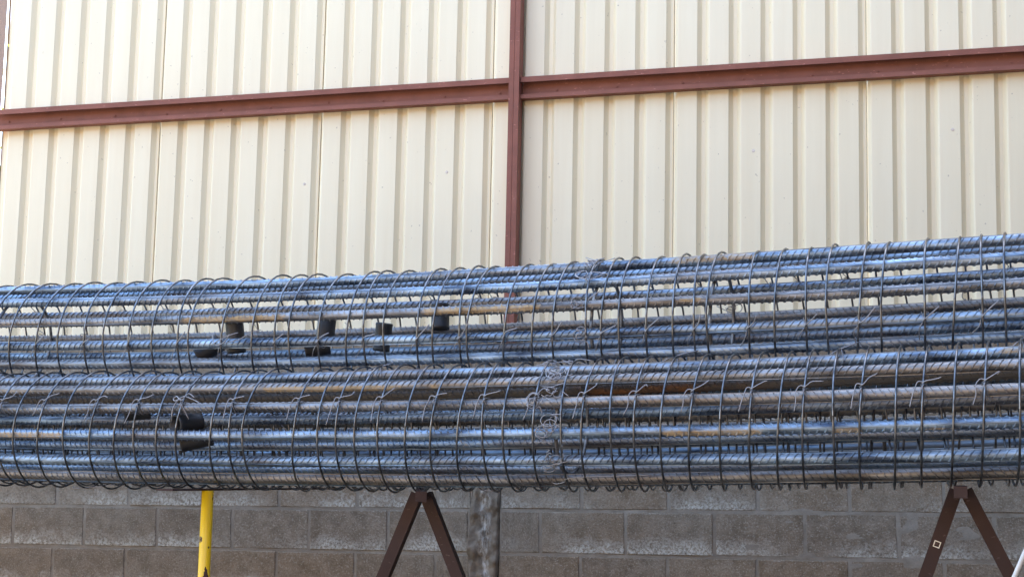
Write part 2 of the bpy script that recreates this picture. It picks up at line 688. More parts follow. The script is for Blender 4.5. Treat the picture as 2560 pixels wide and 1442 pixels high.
def make_sheet(name, P, zb, zt):
    zs_ = np.linspace(zb, zt, 15)
    nz = len(zs_)
    V, F = [], []
    m_ = len(P)
    ph = random.uniform(0, 50)
    for z in zs_:
        for i, (x, y) in enumerate(P):
            w = 0.0022 * mnoise.noise(Vector((x * 3, ph, z * 1.6)))
            V.append((x, y + w, z + TAU * x))
    for z in zs_:
        for i, (x, y) in enumerate(P):
            w = 0.0022 * mnoise.noise(Vector((x * 3, ph, z * 1.6)))
            V.append((x, y + w + 0.0012, z + TAU * x))
    K = nz * m_
    for r in range(nz - 1):
        for q in range(m_ - 1):
            a, b, c, d = r * m_ + q, r * m_ + q + 1, (r + 1) * m_ + q + 1, (r + 1) * m_ + q
            F.append((a, b, c, d))
            F.append((K + b, K + a, K + d, K + c))
        for q in (0, m_ - 1):
            a, d = r * m_ + q, (r + 1) * m_ + q
            F.append((K + a, a, d, K + d) if q == 0 else (a, K + a, K + d, d))
    for q in range(m_ - 1):
        F.append((K + q, K + q + 1, q + 1, q))
        a = (nz - 1) * m_
        F.append((a + q, a + q + 1, K + a + q + 1, K + a + q))
    return fchild(obj(name, mesh(name, V, F, SHEET)))


# seams sit 40 mm right of a flank; each sheet spans six ribs
SE = [0.689 + 0.9072 * k for k in range(-1, 8)]
SE[0] = -0.245
SE[-1] = 7.1
for a, b in zip(SE[:-1], SE[1:]):
    k0 = math.floor((a - RIB0) / PIT) - 1
    prof = []
    full = sheet_profile(k0, int((b - a) / PIT) + 4, 0)
    xa = np.array([q[0] for q in full])
    ya = np.array([q[1] for q in full])
    lo, hi = a + 0.0015, b - 0.0015
    prof = [(lo, float(np.interp(lo, xa, ya)) + 0.004)]
    prof += [q for q in full if lo + 0.002 < q[0] < hi - 0.004]
    yb = float(np.interp(hi, xa, ya))
    prof += [(hi - 0.003, yb), (hi, yb - 0.004)]
    make_sheet('metal_sheet', prof, ZB, ZT)
    # dark strip behind the lap seam, its colour standing in for seam shadow
    if b < 7:
        m = MB()
        yv = float(np.interp(b, xa, ya))
        m.box((b - 0.012, yv + 0.010, ZB + 0.02 + TAU * b), (b + 0.012, yv + 0.012, ZT - 0.02))
        fchild(m.build('seam_shade_strip', SEAM_SHADE))

# horizontal rails: lipped channels open towards the yard
z0r, z1r, lip, t = 1.999, 2.108, 0.021, 0.003
prof = [(-0.008, z0r), (0.042, z0r), (0.042, z1r), (-0.008, z1r), (-0.008, z1r - lip - 0.006), (-0.005, z1r - lip - 0.006),
        (-0.005, z1r - t), (0.039, z1r - t), (0.039, z0r + t), (-0.005, z0r + t), (-0.005, z0r + lip), (-0.008, z0r + lip)]


def rail(x0, x1, dz=0.0):
    n_ = max(2, int((x1 - x0) / 0.35))
    xs_ = np.linspace(x0, x1, n_)
    V, F = [], []
    for x in xs_:
        wob = 0.0012 * mnoise.noise(Vector((x * 2, dz, 0)))
        V += [(x, a, b + dz + TAU * x + wob) for a, b in prof]
    m_ = len(prof)
    for i in range(n_ - 1):
        for q in range(m_):
            F.append((i * m_ + q, i * m_ + (q + 1) % m_, (i + 1) * m_ + (q + 1) % m_, (i + 1) * m_ + q))
    F.append(tuple(range(m_)))
    F.append(tuple((n_ - 1) * m_ + q for q in range(m_ - 1, -1, -1)))
    return fchild(obj('rail', mesh('rail', V, F, OXIDE)))


for dz in (0.0, 1.45, 2.75):
    rail(-0.282, 2.6065, dz)
    rail(2.6635, 7.1, dz)


def post(x, zb=0.83):
    m = MB()
    w = 0.0265
    # two box sections side by side, the right one a touch prouder, a weld groove between
    m.box((x - w, -0.030, zb), (x - 0.0015, 0.044, ZT + 0.1))
    m.box((x + 0.0015, -0.036, zb), (x + w, 0.044, ZT + 0.1))
    m.box((x - 0.0025, -0.022, zb), (x + 0.0025, 0.040, ZT + 0.08))
    return fchild(m.build('post', OXIDE))


post(2.635)
m = MB()
m.box((-0.56, 0.26, GZ), (-0.452, 0.34, 3.6))
m.box((-0.58, 0.24, GZ), (-0.43, 0.36, GZ + 0.012))
m.box((-0.565, 0.255, 3.6), (-0.447, 0.345, 3.606))
tag(m.build('gate_post', TRES), 'dark brown steel post at the far left edge beyond the end of the fence', 'post')
post(7.13, GZ)

# screws
def screw_mesh():
    m = MB()
    ang = [2 * math.pi * i / 6 for i in range(6)]
    V = [(0.0048 * math.cos(a), 0, 0.0048 * math.sin(a)) for a in ang] + [(0.0042 * math.cos(a), -0.004, 0.0042 * math.sin(a)) for a in ang]
    V += [(0.0085 * math.cos(a), 0.0015, 0.0085 * math.sin(a)) for a in ang] + [(0.0085 * math.cos(a), 0.0, 0.0085 * math.sin(a)) for a in ang]
    F = [tuple(range(6, 12)), tuple(range(18, 24))]
    for i in range(6):
        k = (i + 1) % 6
        F += [(i, k, 6 + k, 6 + i), (12 + i, 12 + k, 18 + k, 18 + i)]
    return mesh('screw', V, F, ZINC)


SCREW = screw_mesh()
SCREW2 = SCREW.copy()
SCREW2.materials[0] = OXIDE
for x in np.arange(-0.18, 5.4, 0.3026):
    if abs(x - 2.635) < 0.05:
        continue
    o = fchild(obj('screw', SCREW2, None, (x + random.uniform(-0.02, 0.02), 0.0375, 2.045 + TAU * x + random.uniform(-0.006, 0.006))))
for x, z in ((1.53, 1.66), (2.265, 1.70), (3.815, 1.76), (4.70, 1.83)):
    kf = (x - RIB0) / PIT
    x = RIB0 + PIT * (math.floor(kf) + 0.78)
    fchild(obj('screw', SCREW, None, (x, 0.0455, z)))

# ------------------------------------------------------------------ rebar cages
A1 = -0.13
RB = 0.0165            # bar radius
RW = 0.0035            # spiral wire radius
X0, X1 = -0.9, 6.6     # cage ends (outside the picture)
D1, D2 = 0.75, 5.35    # finely ribbed stretch


# tan rust on particular bars: (cage seed, bar) -> (x from, x to, side, half width)
PATCH = {(5, 2): [(1.9, 2.36, -15, 45), (2.86, 3.32, -5, 50), (3.75, 3.86, 0, 30)],
         (3, 4): [(2.32, 2.86, -25, 40), (2.95, 3.02, -15, 35)],
         (3, 2): [(1.15, 1.57, -20, 50), (3.74, 4.06, -35, 40), (4.24, 4.36, -45, 38), (4.5, 4.62, -50, 25)],
         (3, 1): [(3.28, 3.33, 5, 45)],
         (3, 9): [(2.93, 2.97, 10, 60), (3.03, 3.06, 10, 60)],
         (3, 8): [(4.2, 4.7, 70, 30)],
         (3, 5): [(4.72, 4.86, 20, 40)],
         (5, 4): [(3.7, 4.0, 20, 50)]}


class Axis:
    def __init__(s, y0, z0, z1, z2, R, ph, tw):
        s.y0, s.z0, s.z1, s.z2, s.R, s.ph, s.tw = y0, z0, z1, z2, R, ph, tw

    def frame(s, X):
        X = np.asarray(X, float)
        t = X - 3.0
        C = np.stack([X, s.y0 + A1 * t, s.z0 + s.z1 * t + s.z2 * t * t], -1)
        D = np.stack([np.ones_like(X), np.full_like(X, A1), s.z1 + 2 * s.z2 * t], -1)
        D /= np.linalg.norm(D, axis=-1)[..., None]
        n1 = np.cross(D, np.array([0, 0, 1.0]))
        n1 /= np.linalg.norm(n1, axis=-1)[..., None]
        n2 = np.cross(n1, D)
        return C, D, n1, n2

    def pt(s, X, th, R):
        C, D, n1, n2 = s.frame(X)
        a = np.radians(th)
        return C + np.asarray(R)[..., None] * (np.cos(a)[..., None] * n1 + np.sin(a)[..., None] * n2)


def bar_mesh(ax, th, dr, seed, mat, fine=True, patches=()):
    rr = np.random.default_rng(seed)
    wob = rr.uniform(-1, 1, 4)

    def centre(X):
        w = 0.0022 * np.sin(X * 1.9 + wob[0] * 6) + 0.0012 * np.sin(X * 4.3 + wob[1] * 6)
        w2 = 0.35 * np.sin(X * 1.4 + wob[2] * 6)
        return ax.pt(X, th + ax.ph + ax.tw * (X - 3) + w2, ax.R + dr + w)
    _, D, n1, n2 = ax.frame(np.array([3.0]))
    n1, n2 = n1[0], n2[0]

    XS, PS = [], []

    def surf(X, phi, h):
        XS.append(np.asarray(X) + 0 * phi)
        PS.append(np.asarray(phi) + 0 * X)
        return centre(X) + (RB + h)[..., None] * (np.cos(phi)[..., None] * n1 + np.sin(phi)[..., None] * n2)
    nphi = 14
    Xs = np.r_[X0, 0.0, np.linspace(D1 - 0.2, D2 + 0.2, 150), X1] + 0.0
    Xs[0] += rr.uniform(-0.03, 0.03)
    Xs[-1] += rr.uniform(-0.03, 0.03)
    ph = np.linspace(0, 2 * np.pi, nphi, endpoint=False)
    G1, G2 = np.meshgrid(Xs, ph, indexing='ij')
    V = surf(G1.ravel(), G2.ravel(), np.zeros(G1.size)).reshape(-1, 3)
    F = []
    nX = len(Xs)
    for i in range(nX - 1):
        for j in range(nphi):
            k = (j + 1) % nphi
            F.append((i * nphi + j, i * nphi + k, (i + 1) * nphi + k, (i + 1) * nphi + j))
    F.append(tuple(range(nphi - 1, -1, -1)))
    F.append(tuple((nX - 1) * nphi + j for j in range(nphi)))
    ns = len(F)
    c0 = rr.uniform(0, 2 * np.pi)
    tws = rr.uniform(-0.5, 0.5)      # slow roll of the bar about itself
    Vl = [V]
    base = len(V)
    if fine:
        pitch_ = 0.0235
        s0 = np.arange(D1, D2, pitch_)
        m_ = 6
        tt = np.linspace(-1, 1, m_)
        for side in (0, 1):
            off = 0.5 * pitch_ * side
            sl = 0.80 if side == 0 else -0.80
            for s_ in s0:
                s1 = s_ + off + rr.uniform(-0.0007, 0.0007)
                cc = c0 + np.pi * side + tws * (s1 - 3)
                phi = cc + tt * 1.28
                sx = s1 + sl * RB * tt * 1.0
                hh = 0.0033 * (1 - 0.75 * tt ** 4)
                # 4 points across the rib
                Xg = np.concatenate([sx - 0.0034, sx - 0.0017, sx + 0.0017, sx + 0.0034])
                pg = np.tile(phi, 4)
                hg = np.concatenate([np.full(m_, -0.0005), hh, hh, np.full(m_, -0.0005)])
                Vl.append(surf(Xg, pg, hg))
                for r in range(3):
                    for q in range(m_ - 1):
                        a = base + r * m_ + q
                        F.append((a, a + 1, a + m_ + 1, a + m_))
                base += 4 * m_
        # the two longitudinal ribs
        Xl = np.linspace(D1, D2, 110)
        for side in (0, 1):
            cc = c0 + np.pi / 2 + np.pi * side + tws * (Xl - 3)
            rows = [(cc - 0.14, -0.0005), (cc - 0.09, 0.0017), (cc + 0.09, 0.0017), (cc + 0.14, -0.0005)]
            Vl.append(np.concatenate([surf(Xl, p_, np.full(len(Xl), h_)) for p_, h_ in rows]))
            L_ = len(Xl)
            for r in range(3):
                for q in range(L_ - 1):
                    a = base + r * L_ + q
                    F.append((a, a + 1, a + L_ + 1, a + L_))
            base += 4 * L_
    V = np.concatenate(Vl)
    me = bpy.data.meshes.new('longitudinal_bar')
    nF = np.array([len(f) for f in F])
    flat = np.fromiter((i for f in F for i in f), dtype=np.int32)
    me.vertices.add(len(V))
    me.vertices.foreach_set('co', V.astype(np.float32).ravel())
    me.loops.add(len(flat))
    me.loops.foreach_set('vertex_index', flat)
    me.polygons.add(len(F))
    st = np.zeros(len(F), np.int32)
    st[1:] = np.cumsum(nF)[:-1]
    me.polygons.foreach_set('loop_start', st)
    me.polygons.foreach_set('loop_total', nF.astype(np.int32))
    sm = np.zeros(len(F), bool)
    sm[:ns - 2] = True
    me.polygons.foreach_set('use_smooth', sm)
    if patches:
        XX, PP = np.concatenate(XS), np.concatenate(PS)
        rv = np.zeros(len(XX))
        for (xa, xb, pc, pw) in patches:
            along = np.clip(np.minimum(XX - xa, xb - XX) / 0.05 + 0.3, 0, 1)
            dphi = np.abs((PP - math.radians(pc) + np.pi) % (2 * np.pi) - np.pi)
            rv = np.maximum(rv, along * np.clip((math.radians(pw) - dphi) / 0.35 + 0.3, 0, 1))
        at = me.attributes.new('rust', 'FLOAT', 'POINT')
        at.data.foreach_set('value', rv.astype(np.float32))
    me.materials.append(mat)
    me.update(calc_edges=True)
    return me


def cage(label, ax, bars, fronts, fine, seed, group):
    t = tag(empty('rebar_cage', tuple(ax.pt(np.array([3.0]), np.array([-90.0]), np.array([ax.R + RB + 2 * RW]))[0])), label, 'rebar cage', group)
    inv = Matrix.Translation(-t.location)
    rr = np.random.default_rng(seed)

    def ch(o):
        o.parent = t
        o.matrix_parent_inverse = inv
        return o
    for i, (th, dr, mat) in enumerate(bars):
        o = ch(obj('longitudinal_bar', bar_mesh(ax, th, dr, seed * 100 + i, mat, fine, PATCH.get((seed, i), ()))))
        if mat is RUST:
            o['label'] = 'orange rusted longitudinal bar'
    # spiral: turn k runs from front crossing k to front crossing k+1
    Rs = ax.R + RB + RW + 0.0016
    fr = list(fronts)
    while fr[0] > X0 + 0.12:
        fr.insert(0, fr[0] - 0.088 - rr.uniform(-0.015, 0.015))
    while fr[-1] < X1 - 0.15:
        fr.append(fr[-1] + 0.088 + rr.uniform(-0.015, 0.015))
    nt = len(fr) - 1
    jr = rr.uniform(-0.0015, 0.0045, nt + 1)
    jt = rr.uniform(-0.012, 0.012, (nt + 1, 2))
    if True:
        dmid = np.array([abs(f - 3) for f in fr])
    for k in range(nt):
        n_ = 40
        u = np.linspace(0, 1, n_ + 1)
        th = 360 * u
        a_ = np.radians(th)
        w = 0.5 - 0.5 * np.cos(np.pi * u)
        X = fr[k] + (fr[k + 1] - fr[k]) * u
        X = X + 0.07 * ax.R * (np.cos(a_) - 1) + (jt[k, 0] * (1 - u) + jt[k + 1, 0] * u) * np.sin(a_)
        R_ = Rs + (jr[k] * (1 - u) + jr[k + 1] * u) * 0.5 + (0.0075 + jr[k]) * np.sin(a_) ** 4
        P = ax.pt(X, th, R_)
        V, F = tube_data(P, RW, 8 if fine else 6, k in (0, nt - 1))
        ch(obj('spiral_turn', mesh('spiral_turn', V, F, WIRE, True)))
    return t, ch, fr


def bars_of(phis, devs, kinds):
    return [(phis[i], devs[i], kinds[i]) for i in range(len(phis))]


LOW = Axis(-2.1385, 0.3698, 0.0231, 0.0060, 0.180, -2.78, -1.17)
UP = Axis(-1.9141, 0.7180, 0.0181, 0.0064, 0.190, -1.57, -0.65)
REAR = Axis(-1.716, 0.3700, 0.0231, 0.0060, 0.180, 6.0, 0.8)

BACK = Axis(-1.292, 0.3700, 0.0231, 0.0060, 0.180, -9.0, -0.6)  # added cage, blocks wall light and darkens gaps between the front bars

S, B = STEEL, STEEL_B
low_b = [(-66.5, .003, B), (-37.3, .0005, S), (-6.3, .0018, S), (23.9, -.0015, B), (52.5, -.0028, B), (83.1, -.0013, S), (112, 0, S), (141.6, .0015, RUST), (168.3, .0006, S), (198.7, -.0019, S), (232, 0, S), (262, 0, S)]
up_b = [(-34.6, -.0016, S), (-12.4, .0004, S), (15.6, -.0007, B), (44.8, -.0035, S), (81.4, .0073, S), (111, 0, S), (144.6, -.0014, S), (174.2, 0, B), (196.3, -.0008, S), (230, 0, S), (262, 0, S), (-68, 0, S)]
rear_b = [(30 * k + 4 + 3 * math.sin(k * 7.0), 0.0, S if k % 3 else B) for k in range(12)]

rl = [1.352, 1.461, 1.569, 1.685, 1.788, 1.864, 1.959, 2.037, 2.177, 2.248, 2.300, 2.498, 2.585, 2.653, 2.722, 2.805, 2.905, 2.994, 3.088, 3.17, 3.239, 3.341, 3.432, 3.499, 3.591, 3.666, 3.75, 3.84, 3.931, 4.02, 4.105, 4.175, 4.262, 4.338, 4.438, 4.51, 4.596, 4.677, 4.772]
ru = [1.161, 1.286, 1.384, 1.502, 1.586, 1.701, 1.8, 1.913, 1.956, 2.098, 2.223, 2.314, 2.369, 2.488, 2.6, 2.662, 2.737, 2.867, 2.924, 3.022, 3.048, 3.186, 3.282, 3.352, 3.466, 3.519, 3.577, 3.669, 3.756, 3.824, 3.864, 4.0, 4.079, 4.176, 4.237, 4.339, 4.401, 4.529, 4.615, 4.693, 4.756]
rr_ = [1.2 + 0.088 * k + 0.02 * math.sin(k * 2.1) for k in range(40)]

GRP = 'rebar cages stacked on the trestles'
cl, chl, frl = cage('front lower rebar cage resting on the trestles and yellow stand', LOW, low_b, rl, True, 3, GRP)
cu, chu, fru = cage('topmost rebar cage lying across the two lower ones, light showing through it', UP, up_b, ru, True, 5, GRP)
cb, chb, frb = cage('rearmost lower rebar cage added behind the others to darken the gaps', BACK, rear_b, rr_, False, 11, GRP)
cr, chr_, frr = cage('rear lower rebar cage half hidden behind the front one', REAR, rear_b, rr_, True, 9, GRP)


# ---- tie wires
def on_bar(ax, X, th, R):
    return ax.pt(np.array([X]), np.array([float(th)]), np.array([R]))[0]


def spiral_at(ax, fr, X_front, th):
    """axis X of the turn whose front crossing is X_front, at angle th (within -90..90)"""
    fr = np.array(fr)
    k = int(np.argmin(abs(fr - X_front)))
    a = math.radians(th)
    if th >= 0 or k == 0:
        x = fr[k] + (fr[min(k + 1, len(fr) - 1)] - fr[k]) * th / 360
    else:
        x = fr[k] + (fr[k] - fr[k - 1]) * th / 360
    return x + 0.07 * ax.R * (math.cos(a) - 1)


def smooth_path(P, n=26):
    P = np.asarray(P, float)
    m_ = len(P)
    out = []
    Q = np.vstack([2 * P[0] - P[1], P, 2 * P[-1] - P[-2]])
    for i in range(m_ - 1):
        p0, p1, p2, p3 = Q[i:i + 4]
        k = max(2, n // (m_ - 1))
        for u in np.linspace(0, 1, k, endpoint=False):
            out.append(0.5 * ((2 * p1) + (-p0 + p2) * u + (2 * p0 - 5 * p1 + 4 * p2 - p3) * u * u + (-p0 + 3 * p1 - 3 * p2 + p3) * u ** 3))
    out.append(P[-1])
    return np.array(out)


def local(ax, X, th, R, pts):
    """pts in (along axis, up around the cage, outwards) metres from the bar's outer face"""
    C, D, n1, n2 = ax.frame(np.array([X]))
    a = math.radians(th)
    out = math.cos(a) * n1[0] + math.sin(a) * n2[0]
    upd = -math.sin(a) * n1[0] + math.cos(a) * n2[0]
    base = C[0] + R * out
    return np.array([base + D[0] * p[0] + upd * p[1] + out * p[2] for p in pts])


def tie(ch, ax, fr, Xf, th, style, seed):
    rr = random.Random(seed)
    X = spiral_at(ax, fr, Xf, th)
    thw = th + ax.ph + ax.tw * (X - 3) * 1.0
    R = ax.R
    j = lambda s: rr.uniform(-s, s)
    ro = RB + 0.004
    mb = MB()
    # loop round bar and spiral
    loop = [(-0.010, ro * 0.9, -0.010), (-0.008, ro, 0.004), (0.0, 0.004, ro + 0.010), (0.008, -ro, 0.004), (0.010, -ro * 0.9, -0.010)]
    mb.tube(smooth_path(local(ax, X, thw, R, loop), 16), 0.0014, 5)
    loop2 = [(0.010, ro * 0.9, -0.008), (0.006, ro, 0.006), (-0.001, 0.002, ro + 0.011), (-0.010, -ro, 0.004), (-0.010, -ro * 0.9, -0.01)]
    mb.tube(smooth_path(local(ax, X, thw, R, loop2), 16), 0.0014, 5)
    if style == 0:      # tail twisted up to the right
        tail = [(0.0, 0.002, ro + 0.011), (0.020 + j(.006), 0.018 + j(.006), ro + 0.016), (0.044 + j(.016), 0.042 + j(.014), ro + 0.018 + j(.008))]
        mb.tube(smooth_path(local(ax, X, thw, R, tail), 12), 0.0021, 5)
        tl2 = [(-0.006, -0.008, ro + 0.008), (-0.016 + j(.006), -0.026, ro + 0.008), (-0.026 + j(.012), -0.05 + j(.015), ro - 0.002)]
        mb.tube(smooth_path(local(ax, X, thw, R, tl2), 10), 0.0015, 5)
    else:               # hook: short tail up right, long tail hanging at left
        t1 = [(-0.004, 0.014, ro + 0.006), (0.010, 0.020, ro + 0.014), (0.034 + j(.01), 0.034 + j(.01), ro + 0.012), (0.046 + j(.012), 0.040 + j(.014), ro + 0.01)]
        mb.tube(smooth_path(local(ax, X, thw, R, t1), 14), 0.0017, 5)
        t2 = [(0.004, 0.018, ro + 0.010), (-0.012, 0.020, ro + 0.011), (-0.022 + j(.004), 0.002, ro + 0.009), (-0.026 + j(.004), -0.024, ro + 0.004), (-0.034 + j(.008), -0.056 + j(.02), ro - 0.002)]
        mb.tube(smooth_path(local(ax, X, thw, R, t2), 20), 0.0017, 5)
    ch(mb.build('tie_wire', TIE))


sd = 0
for i, Xf in enumerate(frl):
    if 0.9 < Xf < 5.2:
        sd += 1
        if i % 2 == 0:
            tie(chl, LOW, frl, Xf, 23.9, 1, 100 + sd)
        elif i % 3 == 0:
            tie(chl, LOW, frl, Xf, random.choice([-37.3, 83.1, 168.3]), 0, 900 + sd)
for i, Xf in enumerate(fru):
    if 0.8 < Xf < 5.2:
        sd += 1
        if i % 2 == 0:
            tie(chu, UP, fru, Xf, -12.4, 0, 300 + sd)
        else:
            tie(chu, UP, fru, Xf, random.choice([144.6, 174.2, 196.3]), 0, 600 + sd)
        if i % 3 == 0:
            tie(chu, UP, fru, Xf, random.choice([144.6, 196.3]), 1, 700 + sd)


# curly knots of spare wire where the cage was lifted and re-tied
def knot(ch, ax, X, th, seed):
    rr = random.Random(seed)
    j = lambda s: rr.uniform(-s, s)
    mb = MB()
    for q in range(3):
        c = (j(.015), j(.012), 0.024 + j(.006))
        r0 = rr.uniform(.010, .022)
        P = []
        a0 = rr.uniform(0, 6.3)
        n_ = 9
        tot = rr.uniform(4.0, 7.5)
        for i in range(n_):
            a = a0 + tot * i / n_
            P.append((c[0] + r0 * math.cos(a) * 1.2 + 0.002 * i, c[1] + r0 * math.sin(a), c[2] + j(.005)))
        P.append((P[-1][0] + rr.uniform(-.05, .07), P[-1][1] + j(.03), c[2] + j(.01)))
        mb.tube(smooth_path(local(ax, X + j(.01), th + ax.ph, ax.R, P), 60), 0.0016, 5)
    ch(mb.build('tie_wire', TIE))


for th in (-37, -6, 24, 52, 80):
    knot(chl, LOW, 3.36 + 0.02 * math.sin(th), th, 40 + th)
    knot(chl, LOW, 3.39 - 0.01 * math.sin(th), th + 8, 140 + th)
for th in (-12, 16, 45, 68, 84):
    knot(chu, UP, 3.43 + 0.01 * math.cos(th), th, 70 + th)
knot(chu, UP, 3.445, 75, 11)
knot(chu, UP, 3.45, 88, 12)
for th in (165, 180, 195):
    knot(chu, UP, 3.84, th, 60 + th)


# loose wire ends hanging under the front cage
for X_, th_, P_ in ((1.55, -84, [(-0.06, 0.0, 0.03), (-0.058, 0.004, 0.036), (-0.02, 0.0, 0.034), (0.06, 0.004, 0.028), (0.12, 0.0, 0.02)]),
                    (3.13, -70, [(0.0, 0.10, 0.022), (-0.006, 0.04, 0.026), (-0.012, -0.01, 0.03), (-0.022, -0.03, 0.028), (0.012, -0.034, 0.03)]),
                    (3.40, -62, [(-0.03, 0.03, 0.024), (-0.034, 0.01, 0.03), (-0.018, 0.004, 0.034), (0.01, 0.012, 0.032), (0.05, 0.03, 0.026), (0.30, 0.036, 0.022)])):
    mb = MB()
    mb.tube(smooth_path(local(LOW, X_, th_, LOW.R, P_), 40), 0.0017, 5)
    chl(mb.build('tie_wire', TIE))


# stiffening hoops inside the bars
def hoop(ch, ax, X, r=0.006, R=None):
    R = R or ax.R - RB - r - 0.001
    a = np.linspace(0, 360, 49)
    P = ax.pt(np.full(49, X) + 0.01 * np.sin(np.radians(a)), a, np.full(49, R))
    V, F = tube_data(P, r, 8, True)
    ch(obj('stiffening_hoop', mesh('stiffening_hoop', V, F, STEEL_B, True)))


for X in (1.0, 3.46, 5.3):
    hoop(chl, LOW, X - 0.06)
for X in (1.05, 3.47, 3.865, 5.2):
    hoop(chu, UP, X)
hoop(chr_, REAR, 2.2)
hoop(chr_, REAR, 4.4)


# black pipe offcuts wired inside as spacers
def spacer(ch, ax, X, th, R, dirn, L, r, lab=None, wired=True):
    c = on_bar(ax, X, th, R)
    d = Vector(dirn).normalized()
    ex = d.orthogonal().normalized()
    ey = d.cross(ex)
    mb = MB()
    n_ = 20
    rings = [(0, r), (0.006, r * 1.05), (0.012, r), (L - 0.012, r), (L - 0.006, r * 1.05), (L, r), (L, r * 0.85), (0, r * 0.85)]
    V, F = [], []
    for (h, q) in rings:
        for i in range(n_):
            a = 2 * math.pi * i / n_
            p = Vector(c) + d * (h - L / 2) + ex * (q * math.cos(a)) + ey * (q * math.sin(a))
            V.append(p)
    m_ = len(rings)
    for k in range(m_):
        for i in range(n_):
            kk = (k + 1) % m_
            F.append((k * n_ + i, k * n_ + (i + 1) % n_, kk * n_ + (i + 1) % n_, kk * n_ + i))
    mb.add(V, F, True)
    o = ch(mb.build('pipe_spacer', BLACKP))
    return o


spacer(chu, UP, 2.10, -4, 0.125, (0.12, 0.05, -1), 0.125, 0.033)
spacer(chu, UP, 1.965, -32, 0.10, (0.75, 0.25, 0.55), 0.10, 0.033)
spacer(chu, UP, 2.44, 14, 0.07, (0.05, 0.1, 1), 0.12, 0.033)
spacer(chu, UP, 2.42, -30, 0.11, (0.8, 0.3, 0.2), 0.09, 0.033)
spacer(chu, UP, 2.66, -20, 0.06, (0.1, 0.0, 1), 0.10, 0.030)
spacer(chu, UP, 2.88, 40, 0.07, (-0.05, 0.1, 1), 0.09, 0.032)
spacer(chl, LOW, 2.03, 8, 0.125, (0.45, 0.85, 0.12), 0.10, 0.034)
spacer(chl, LOW, 2.05, -22, 0.10, (0.9, 0.3, 0.25), 0.11, 0.033)
spacer(chl, LOW, 1.79, 38, 0.10, (0.8, 0.5, 0.1), 0.09, 0.030)
# wire sling round the open spacer
mb = MB()
P = local(LOW, 2.03, 22, LOW.R, [(-0.03, -0.05, -0.01), (-0.012, -0.005, 0.022), (0.005, 0.022, 0.026), (0.02, 0.0, 0.022), (0.045, -0.04, 0.0)])
mb.tube(smooth_path(P, 24), 0.0015, 5)
P = local(LOW, 2.03, 22, LOW.R, [(0.005, 0.022, 0.026), (-0.012, 0.036, 0.024), (-0.022, 0.026, 0.024), (-0.010, 0.018, 0.026), (0.02, 0.034, 0.026), (0.05, 0.026, 0.024), (0.085, 0.012, 0.022)])
mb.tube(smooth_path(P, 40), 0.0017, 5)
chl(mb.build('tie_wire', TIE))
mb = MB()
P = local(UP, 2.10, -10, UP.R, [(-0.05, 0.03, 0.01), (-0.03, -0.012, 0.024), (0.02, -0.004, 0.026), (0.07, 0.006, 0.024), (0.12, 0.030, 0.022), (0.16, 0.038, 0.02)])
mb.tube(smooth_path(P, 30), 0.0016, 5)
P = local(UP, 2.10, -10, UP.R, [(-0.05, -0.03, -0.005), (-0.045, -0.012, 0.022), (0.0, 0.010, 0.026), (0.03, 0.022, 0.022), (0.06, 0.03, 0.01)])
mb.tube(smooth_path(P, 30), 0.0016, 5)
chu(mb.build('tie_wire', TIE))

# ------------------------------------------------------------------ trestles


def trestle(label, apex, lx, rx, ray, hole):
    ap = Vector(apex)
    t = tag(empty('steel_trestle', (ap.x, ap.y, GZ)), label, 'trestle', 'brown trestles under the cages')
    inv = Matrix.Translation(-t.location)

    def ch(o):
        o.parent = t
        o.matrix_parent_inverse = inv
        return o
    w, th = 0.040, 0.004
    Lp = [(0, 0), (w, 0), (w, th), (th, th), (th, w), (0, w)]
    fy = Vector((0, 1, 0))
    for sgn, fx in ((-1, lx), (1, rx)):
        p1 = Vector((ap.x + fx, ap.y - 0.012, GZ + 0.006))
        p0 = Vector((ap.x + sgn * 0.014, ap.y - 0.012, ap.z - 0.012))
        d = (p1 - p0).normalized()
        side = fy.cross(d).normalized()
        if side.x < 0:
            side = -side
        m = MB()
        if sgn < 0:     # flat face to the yard, second flange at the inner edge
            pr = [(0.02 - a, b) for a, b in Lp][::-1]
        else:
            pr = [(0.02 - a, b) for a, b in Lp][::-1]
        m.prism(pr, p0 + fy * (0.0 if sgn < 0 else 0.005), p1 + fy * (0.0 if sgn < 0 else 0.005), side, fy)
        leg = ch(m.build('leg', TRES))
        m = MB()
        m.box((p1.x - 0.03, ap.y - 0.30, GZ), (p1.x + 0.03, ap.y + 0.30, GZ + 0.006))
        ch(m.build('foot', TRES))
        if hole and sgn < 0:
            hc = p0 + d * (0.165) / abs(d.z) + fy * (-0.001)
            m = MB()
            e, s_ = d, side
            q, wd = 0.010, 0.0028
            for a0, a1, b0, b1 in ((-q, q, -q, -q + wd), (-q, q, q - wd, q), (-q, -q + wd, -q + wd, q - wd), (q - wd, q, -q + wd, q - wd)):
                V = []
                for yy in (-0.003, 0.0):
                    for a, b in ((a0, b0), (a1, b0), (a1, b1), (a0, b1)):
                        V.append(hc + e * a + s_ * b + fy * yy)
                m.add(V, [(0, 1, 2, 3), (7, 6, 5, 4), (0, 4, 5, 1), (1, 5, 6, 2), (2, 6, 7, 3), (3, 7, 4, 0)])
            o = m.build('washer', BARE)
            o.parent = t
            o.matrix_parent_inverse = inv
            o['label'] = 'small bare square washer on the left leg'
    # head beam along the depth, an angle laid like a saddle
    r = Vector((ray[0], ray[1], 0)).normalized()
    s_ = Vector((r.y, -r.x, 0))
    z = ap.z
    m = MB()
    m.prism([(-0.019, -0.034), (0.019, -0.034), (0.019, 0), (-0.019, 0)],
            Vector((ap.x, ap.y, z)) - r * 0.30, Vector((ap.x, ap.y, z)) + r * 0.88, s_, Vector((0, 0, 1)))
    ch(m.build('head_beam', TRES))
    return t


